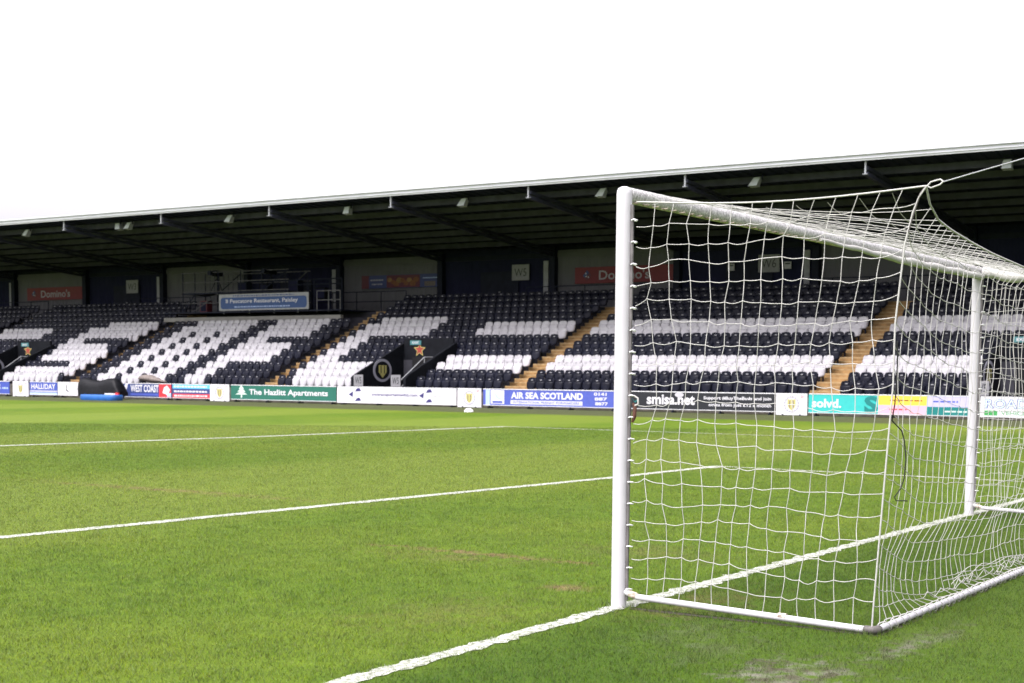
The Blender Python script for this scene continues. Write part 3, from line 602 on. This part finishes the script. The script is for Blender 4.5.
def white_at(bk, r, c):      # bk block 0..5, r row 1..14, c seat 1..28 from the left
    if bk == 2:
        if r <= 10 and 18 <= c <= 20: return True
        if 4 <= r <= 6 and 18 <= c <= 25: return True
        if 8 <= r <= 10 and 18 <= c <= 25: return True
        if r <= 10 and 4 <= c <= 14: return not (c in (7, 11) and r <= 8) and not (r == 10 and c < 5)
        return False
    if bk == 1:
        if c <= 10: return r in (3, 4, 8, 9)
        if r == 1: return 18 <= c <= 27
        if r == 2: return c >= 18
        if r == 3: return c >= 26
        if r in (4, 5): return c >= 19
        if r == 6: return 18 <= c <= 26
        if r == 7: return 18 <= c <= 20
        if r in (8, 9): return c >= 18
        if r == 10: return c >= 20
        return False
    if bk == 3:
        if c <= 11:
            if r == 1: return c >= 3
            if r in (2, 3): return c >= 2
            if 4 <= r <= 7: return 2 <= c <= 4
            if r in (8, 9): return 2 <= c
            if r == 10: return c >= 3
            return False
        return c >= 18 and r in (3, 4, 8, 9)
    return r in (3, 4, 8, 9)
seats = []
for bk, (ya, yb) in enumerate(BLOCKS):
    sp = (ya-yb)/28
    for r in range(1, ROWS+1):
        if bk == 2 and r > 10: continue
        for c in range(1, 29):
            y = ya-sp*(c-.5)
            if r <= 5 and any(b-.22 < y < a+.22 for a, b in VOMS): continue
            seats.append((bk, r, c, Vector((rowX(r-1), y, tread(r-1))), white_at(bk, r, c)))
def on_screen(p):
    d = p - Vector((CX, CYY, CH)); z = d.dot(fw); u = 512+F*d.dot(rt)/z; return -5 < u < 1029
vis = sorted([s for s in seats if on_screen(s[3]+Vector((0, 0, .6)))], key=lambda s: (s[3]-Vector((CX, CYY, CH))).length)
near = vis[:300]; nid = set((s[0], s[1], s[2]) for s in near)
STAIRS = {5: (0, 'right of the stairs seen through the net'), 4: (0, 'right of the stairs beside the near post'), 3: (1, 'left of the stairs beside the near post'), 2: (1, 'left of the stairs above the green board')}
protos = {}
for wh in (False, True):
    back, pan, tg = seat_parts(not wh); mt_ = M['seat_white' if wh else 'seat_black']; d = []
    for nm, (v, f_) in (('backrest', back), ('seat_pan', pan)) + ((() if wh else (('number_tag', tg),))):
        me = bpy.data.meshes.new(nm); me.from_pydata([tuple(q) for q in v], [], f_); me.materials.append(M['tag'] if nm == 'number_tag' else mt_)
        if nm != 'number_tag': me.polygons.foreach_set('use_smooth', [True]*len(f_))
        me.update(); d.append((nm, me))
    br = MB(); br.box(-.02, .05, -.12, -.08, 0, .42); br.box(-.02, .05, .08, .12, 0, .42)
    me = bpy.data.meshes.new('bracket'); me.from_pydata(br.v, [], br.f); me.materials.append(M['steel_dark']); d.append(('bracket', me))
    protos[wh] = d
for bk, r, c, p, wh in near:
    sgn, where = STAIRS[bk]; k = c if sgn == 0 else 29-c
    root = thing('stadium_seat', '%s seat, %s row up, %s %s' % ('white' if wh else 'black', ordn[r], ordn[k], where), 'seat', p, 'seats of the stand'); root.rotation_euler = (0, rng.normal(0, .025), rng.normal(0, .03))
    for nm, me in protos[wh]:
        o = link(bpy.data.objects.new(nm, me)); o.parent = root
vs, fs, mi = [], [], []; base = 0
V, Fc, Mi = [], [], []
tmpl = {}
for wh in (False, True):
    back, pan, tg = seat_parts(not wh); v = []; f_ = []; q = []
    for (pv, pf), slot in ((back, int(wh)), (pan, int(wh))) + ((((tg), 2),) if not wh else ()):
        b0 = len(v); v += pv; f_ += [tuple(i+b0 for i in x) for x in pf]; q += [slot]*len(pf)
    tmpl[wh] = (np.array(v), np.array(f_), q)
for bk, r, c, p, wh in seats:
    if (bk, r, c) in nid: continue
    v, f_, q = tmpl[wh]; jit = np.array([rng.normal(0, .004), rng.normal(0, .004), rng.normal(0, .003)])
    an = rng.normal(0, .03); v = np.stack([v[:, 0]-an*v[:, 1]+rng.normal(0, .03)*(v[:, 2]-.4), v[:, 1]+an*v[:, 0], v[:, 2]], 1)
    V.append(v+np.array(p)+jit); Fc.append(f_+base); Mi += q; base += len(v)
me = bpy.data.meshes.new('seat_rows'); me.from_pydata(np.concatenate(V).tolist(), [], np.concatenate(Fc).tolist())
for k in ('seat_black', 'seat_white', 'tag'): me.materials.append(M[k])
me.polygons.foreach_set('material_index', Mi); me.polygons.foreach_set('use_smooth', [True]*len(Mi)); me.update()
tag(link(bpy.data.objects.new('seat_rows', me)), 'remaining rows of black and white seats filling the stand', 'seats', kind='stuff')
# ------------------------------------------------------------------ small things by the boards
mb = MB(); t = thing('covered_machine', 'machine under a black tarpaulin beside the boards at left', 'machine', (38.6, 49.2, 0))
rows = []
for k, y in enumerate(np.linspace(50.40, 47.72, 22)):
    s = (50.40-y)/2.68; hgt = .88+.09*math.exp(-((s-.08)/.13)**2)+.10*math.exp(-((s-.70)/.2)**2) - .50*max(0, (s-.84)/.16)**1.6
    hgt += .03*math.sin(9*s); low = .14+.05*math.sin(14*s)
    ring = []
    for a in np.linspace(0, 1, 12):
        an = math.pi*a; ring.append((38.55-.38*math.cos(an)*(.9+.1*math.sin(6*s+4*a)), y, low+(hgt-low)*max(0, math.sin(an))**.45))
    rows.append(ring)
fl = [p for r_ in rows for p in r_]; n = 12
mb.add(fl, [(i*n+j, i*n+j+1, (i+1)*n+j+1, (i+1)*n+j) for i in range(len(rows)-1) for j in range(n-1)], 0, True)
mb.add(rows[0], [tuple(range(n))]); mb.add(rows[-1], [tuple(range(n))[::-1]])
mb.build('tarpaulin', M['tarp'], t)
mb = MB(); mb.box(38.3, 38.9, 48.0, 50.3, .05, .30); mb.build('chassis', M['steel_dark'], t)
mb = MB(); mb.box(38.15, 38.27, 47.75, 48.5, .22, .30); mb.build('white_bar', M['w'], t)
mb = MB(); mb.box(38.12, 38.2, 47.55, 47.75, .2, .34); mb.build('red_light', M['red'], t)
for y in (48.3, 50.0):
    mb = MB(); mb.tube([(38.25, y, .17), (38.4, y, .17)], .17, 16); mb.build('wheel', M['black'], t)
mb = MB()
o = rrect(-.40, .40, -1.2, 1.2, .36, 6)
lv = [(0, .94), (.05, 1), (.2, 1), (.25, .95)]; vs = []
for z, k in lv: vs += [(37.25+a*k, 47.66+b*(1-(1-k)*.4), z) for a, b in o]
n = len(o); mb.add(vs, [(i*n+j, i*n+(j+1) % n, (i+1)*n+(j+1) % n, (i+1)*n+j) for i in range(3) for j in range(n)]+[tuple(range(3*n, 4*n))], 0, True)
tag(mb.build('crash_mat', M['blue_mat']), 'long blue vinyl mat lying on the grass below the black covered machine', 'mat')
mb = MB(); vs = []; n = 16; prof = [(.17, 0), (.165, .03), (.13, .09), (.07, .125), (.03, .13)]
for r_, z in prof: vs += [(34.6+r_*math.cos(2*math.pi*k/n), 25.46+r_*math.sin(2*math.pi*k/n), z+.005) for k in range(n)]
mb.add(vs, [(i*n+j, i*n+(j+1) % n, (i+1)*n+(j+1) % n, (i+1)*n+j) for i in range(len(prof)-1) for j in range(n)]+[tuple(range(4*n, 5*n))], 0, True)
tag(mb.build('marker_dome', M['dome']), 'small white dome marker on the grass before the crest board', 'marker')
mb = MB(); vs = []; n = 14
for k in range(12):
    s = k/11; y = 48.95-1.75*s; r_ = .05+.17*math.sin(math.pi*min(1, s*1.1+.08))**.7; zc = .99-.12*s+.04*math.sin(5*s)
    vs += [(40.72+r_*1.1*math.cos(2*math.pi*j/n), y, zc+r_*.75*math.sin(2*math.pi*j/n)+.02*math.sin(3*j+k)) for j in range(n)]
mb.add(vs, [(i*n+j, i*n+(j+1) % n, (i+1)*n+(j+1) % n, (i+1)*n+j) for i in range(11) for j in range(n)]+[tuple(range(n))[::-1], tuple(range(11*n, 12*n))], 0, True)
tag(mb.build('sack', M['sack']), 'grey brown cloth sack lying over the front row seats', 'sack')
# ------------------------------------------------------------------ the goal
W = 7.42; ZB = 2.503; R = .047
M['hook'] = M['white_paint']
goal = thing('football_goal', 'white football goal with a loose white net in the foreground', 'goal', (0, 0, 0))
for x in (0, W):
    mb = MB(); mb.tube([(x, 0, -.02), (x, 0, -.015), (x, 0, .3), (x, 0, 1), (x, 0, 1.8), (x, 0, 2.40), (x, 0, ZB), (x, 0, ZB+.02), (x, 0, ZB+.036), (x, 0, ZB+.046)], [R]*7+[R*.96, R*.8, R*.42], 28)
    pst = mb.build('goalpost', M['post'], goal)
    mb = MB(); mb.box(x-.007, x+.007, -.064, -.0475, .05, 2.44); trk = mb.build('net_track', M['track'], pst)
    for k in range(18):
        mb = MB(); z = .12+.131*k; mb.tube([(x-.012, -.058, z), (x-.02, -.078, z+.004), (x, -.09, z), (x+.016, -.078, z-.004), (x+.012, -.06, z)], .0045, 5); mb.build('net_hook', M['hook'], pst)
mb = MB(); mb.tube([(R*.6, 0, ZB), (W-R*.6, 0, ZB)], R, 28); cbar = mb.build('crossbar', tone('worn_post_paint', (.36, .35, .34), .6, .4, 75, col2=(.52, .51, .51), spec=.2), goal)
for k in range(60):
    mb = MB(); x = .08+k*.1225; mb.tube([(x-.012, -.02, ZB-.046), (x, -.058, ZB-.044), (x+.012, -.03, ZB-.05)], .005, 5); mb.build('net_hook', M['rust'], cbar)
BY, BZ, BR = -1.62, .026, .019
for x in (0, W):
    sg = 1 if x == 0 else -1
    mb = MB(); mb.tube([(x, -.045, .10), (x, -.13, .075), (x, BY+.06, BZ)], BR, 14); mb.build('ground_bar', M['post'], goal)
    mb = MB(); mb.tube([(x, -.075, .094), (x, -.125, .079)], BR+.002, 12); mb.build('rusty_collar', M['rust'], goal)
    mb = MB(); mb.tube([(x, BY+.055, BZ), (x, BY+.02, BZ), (x+sg*.012, BY, BZ), (x+sg*.03, BY-.005, BZ), (x+sg*.055, BY-.005, BZ)], BR+.005, 12); mb.build('corner_joint', M['grey_joint'], goal)
mb = MB(); mb.tube([(.06, BY-.005, BZ), (W/2, BY-.03, BZ+.003), (W-.06, BY-.005, BZ)], BR, 14); mb.build('back_bar', M['post'], goal)
mb = MB(); mb.tube([(.0, -1.05, .0507), (.0, -1.10, .0501)], BR+.0008, 12); mb.build('rust_patch', M['rust'], goal)
# net surfaces
bz = [.03, .53, 1.03, 1.36, 1.68, 2.11, 2.30, 2.44]; byv = [-1.60, -1.63, -1.66, -1.68, -1.68, -1.72, -1.765, -1.83]
txs = [0, .06, .28, .64, 1.02, 1.43, 2.17, 3.71]; tzs = [2.44, 2.365, 2.29, 2.25, 2.215, 2.185, 2.15, 2.12]
def top_rope(x):
    q = min(x, W-x); return Vector((x, -1.83+.03*min(1, q/.5), float(np.interp(q, txs, tzs))))
def wob(seed):
    r_ = np.random.default_rng(seed); k = [(r_.uniform(1.2, 6, 3), r_.uniform(0, 6.28), r_.normal(0, 1, 3)) for _ in range(7)]
    def f(p):
        o = np.zeros(3)
        for kv, ph, am in k: o += am*math.sin(float(np.dot(kv, p))*1.6+ph)
        return o
    return f
def net(name, S, nu, nv, amp=.006, scal=.010, r=.0022, seed=1, label=None, jit=.005, sub=4, sides=5):
    mb = MB(); wf = wob(seed); r_ = np.random.default_rng(seed)
    J = r_.normal(0, jit, (nu+1, nv+1, 3))
    def node(i, j):
        p = Vector(S(i/nu, j/nv)); e = wf(p); edge = 0 if (j == 0 or j == nv or i == 0 or i == nu) else 1
        return p + Vector(e)*amp*edge + Vector(J[i, j])*edge
    G = [[node(i, j) for j in range(nv+1)] for i in range(nu+1)]
    def strand(pts, axis):
        out = []
        for a, b in zip(pts, pts[1:]):
            s_ = r_.normal(.7, .5)*scal; q = r_.normal(0, .004)
            for k in range(sub):
                t = k/sub; p = a.lerp(b, t); bow = math.sin(math.pi*t)
                if axis == 'h': p.z -= bow*s_
                else: p += Vector((q, q*.7, 0))*bow
                out.append(p)
        out.append(pts[-1]); mb.tube(out, r, sides, caps=False)
    for j in range(1, nv): strand([G[i][j] for i in range(nu+1)], 'h')
    for i in range(1, nu): strand([G[i][j] for j in range(nv+1)], 'v')
    for i in range(1, nu):
        for j in range(1, nv):
            p = G[i][j]; k = r*1.9
            mb.add([p+Vector((k, 0, 0)), p+Vector((0, k, 0)), p-Vector((k, 0, 0)), p-Vector((0, k, 0)), p+Vector((0, 0, k*1.3)), p-Vector((0, 0, k*1.3))], [(0, 1, 4), (1, 2, 4), (2, 3, 4), (3, 0, 4), (1, 0, 5), (2, 1, 5), (3, 2, 5), (0, 3, 5)], 0, True)
    o = mb.build(name, M['net'], goal)
    if label: o['label'] = label
    return o
def side(x):
    sg = 1 if x == 0 else -1
    def S(u, v):
        v2 = v
        z_front = .055+(2.455-.055)*v2
        zb = .045+(2.44-.045)*v2
        y_b = float(np.interp(zb, bz, byv)); y = -.085+(y_b+.085)*u
        base = .095-.055*u
        z = (z_front*(1-u)+zb*u); z = z + (base-.05)*(1-v2)
        z -= .05*math.sin(math.pi*u)*v2**6 * .8
        z += -.035*(1-u)**6 * (0 if v in (0, 1) else 1) * -1 * 0
        z -= .03*math.exp(-u*14)*(0 if v in (0, 1) else 1) - .03*math.exp(-(1-u)*11)*(0 if v in (0, 1) else 1)
        return (x + sg*.02*math.sin(math.pi*u)*math.sin(math.pi*v), y, z)
    return S
net('side_net', side(0), 14, 20, .008, .010, r=.0024, seed=3, jit=.006)
net('side_net', side(W), 15, 20, .008, .009, seed=5)
def back(u, v):
    x = W*u; q = min(u, 1-u)*W; tp = top_rope(x)
    D = (2.44-tp.z)*v**5 + (.26*(1-math.exp(-q/.75))+.05*min(1, q/3))*(1-v**5)
    z = .045+(2.44-.045)*v - D*min(1, v/.12)
    y = float(np.interp(max(z, .03), bz, byv)) - .003; e = min(1, q/.6)
    lowz = max(0, 1-z/.55)
    y += .13*e*(lowz*(1-lowz))**.8*2 if v > 0 else 0
    if v == 1: y = tp.y
    x -= .13*min(1, max(0, q-.1)/.9)*max(0, 1-v*1.25)**1.7*(1-(1-v)**9)
    if z < .07 and 0 < v: y += .05*min(1, q)*(1-v/.12 if v < .12 else .2); z = .07+.03*math.sin(31*x+40*v)*min(1, q)
    return Vector((x, y, z))
net('back_net', back, 60, 20, .005, .006, seed=8, jit=.003)
def roofs(u, v):
    x = W*u; a = Vector((x, -.004, ZB+.047)); b = top_rope(x); p = a.lerp(b, v)
    q = min(1, min(u, 1-u)*W/.9); e = min(u, 1-u)*W; p.z -= (.06*math.sin(math.pi*v)+.095*(1-v)**.7*(v > 0))*math.exp(-e/.28)
    return p
net('roof_net', roofs, 48, 10, .003, .004, r=.0019, seed=11, jit=.003)
# ropes that edge the net
S0 = side(0)
mb = MB(); mb.tube([Vector(S0(1, v))+Vector((0, -.004, 0)) for v in np.linspace(0, 1, 30)], .0052, 6); mb.build('corner_rope', M['net'], goal)
mb = MB(); mb.tube([Vector(S0(u, 1)) for u in np.linspace(0, 1, 16)], .0055, 6); mb.build('edge_rope', M['net'], goal)
mb = MB(); mb.tube([top_rope(W*u) for u in np.linspace(0, 1, 80)], .006, 6); mb.build('edge_rope', M['net'], goal)
S1 = side(W)
mb = MB(); mb.tube([Vector(S1(1, v)) for v in np.linspace(0, 1, 30)], .006, 6); mb.build('corner_rope', M['net'], goal)
# gathered net along the top of the far side
mb = MB(); pts = []; rr = []
for k in range(70):
    s = k/69; pts.append((3.0+s*(W-3.05), -.055, ZB-.035-.028*min(1, s*2.2)+.004*math.sin(41*s))); rr.append((.012+.022*min(1, s*2))*(1+.12*math.sin(67*s)*math.sin(29*s)))
mb.tube(pts, rr, 10); pts = []; rr = []
for k in range(40):
    s = k/39; pts.append((W+.004*math.sin(9*s), -.06-1.72*s, ZB-.015-.09*math.sin(math.pi*s)+.01*math.sin(31*s))); rr.append(.058+.006*math.sin(23*s)*math.sin(57*s))
mb.tube(pts, rr, 12); o = mb.build('net_roll', M['net'], goal); o['label'] = 'gathered net along the top of the far side'
mb = MB(); pts = []
for k in range(62*8):
    a = 2*math.pi*k/8; x = .1+k*.0146+.008*math.sin(k*.37); q = .030+.008*max(0, math.sin(k*.11+math.sin(k*.05)))
    pts.append((x, BY-.005-.025*math.sin(math.pi*x/W)+q*math.cos(a), max(.008, BZ+q*math.sin(a))))
mb.tube(pts, .0034, 5); mb.build('lashing', M['net'], goal)
mb = MB()
for k in range(2):        # loose net heaped inside the back bar
    pts = [(1.75+s*1.9+.03*math.sin(7*s+k), BY+.10+.05*math.sin(3*s+k)+.02*k, .07+.04*math.sin(math.pi*s)*(.6+.25*k)+.015*math.sin(17*s+2*k)) for s in np.linspace(0, 1, 40)]
    mb.tube(pts, .0028, 5)
mb.build('slack_net', M['net'], goal)
mb = MB(); mb.tube([(.0, -.085, 1.30), (.004, -.11, 1.285), (.002, -.115, 1.25), (0, -.085, 1.235)], .006, 6); mb.build('white_tie', M['net'], goal)
mb = MB(); mb.tube([(0, -.078, 1.255), (.004, -.092, 1.23), (0, -.09, 1.17), (.002, -.075, 1.14)], [.008, .012, .012, .008], 8); mb.build('clip', M['red_clip'], goal)
mb = MB(); mb.tube([(.0, -1.70, 1.62), (.012, -1.70, 1.50), (.004, -1.70, 1.38), (.02, -1.69, 1.28), (.01, -1.68, 1.19), (.12, -1.70, 1.13), (.14, -1.71, 1.07), (.145, -1.72, .97), (.14, -1.715, .87), (.13, -1.70, .81), (.09, -1.68, .765), (.09, -1.69, .745), (.16, -1.73, .742)], .0038, 6)
o = mb.build('tie_cord', M['black_cord'], goal); o['label'] = 'loose black cord hanging from the net corner'
mb = MB(); mb.tube([(0, -1.83, 2.44), (0, -1.80, 2.40), (.0, -1.765, 2.29), (.0, -1.74, 2.2)], .005, 6); mb.build('tie_cord', M['grey_joint'], goal)
# pole and rope that pull up the corner
t = thing('net_rope', 'grey rope pulling the top corner of the net up to the right', 'rope', (0.02, -1.87, 2.45))
mb = MB()
for dz in (.009, -.009): mb.tube([(.02, -1.83, 2.442), (.02, -1.85, 2.446+dz*1.8), (.02, -1.90, 2.459+dz*1.5), (.02, -1.915, 2.46)], .0046, 6)
mb.build('loop', M['rope'], t)
mb = MB(); mb.tube([(.02, -1.91, 2.457), (.02, -3.0, 2.7), (.02, -4.38, 3.03)], .0035, 6); mb.build('line', M['steel_grey'], t)
t = thing('net_pole', 'tall pole behind the goal that the net rope is tied to', 'pole', (.02, -4.4, 0))
mb = MB(); mb.tube([(.02, -4.42, 0), (.02, -4.42, 3.1), (.02, -4.42, 3.14)], [.04, .035, .02], 14); mb.build('shaft', M['white_paint'], t)
mb = MB(); mb.tube([(.02, -4.38, 3.03), (.02, -4.36, 3.03)], .02, 8); mb.build('eye_bolt', M['steel_grey'], t)
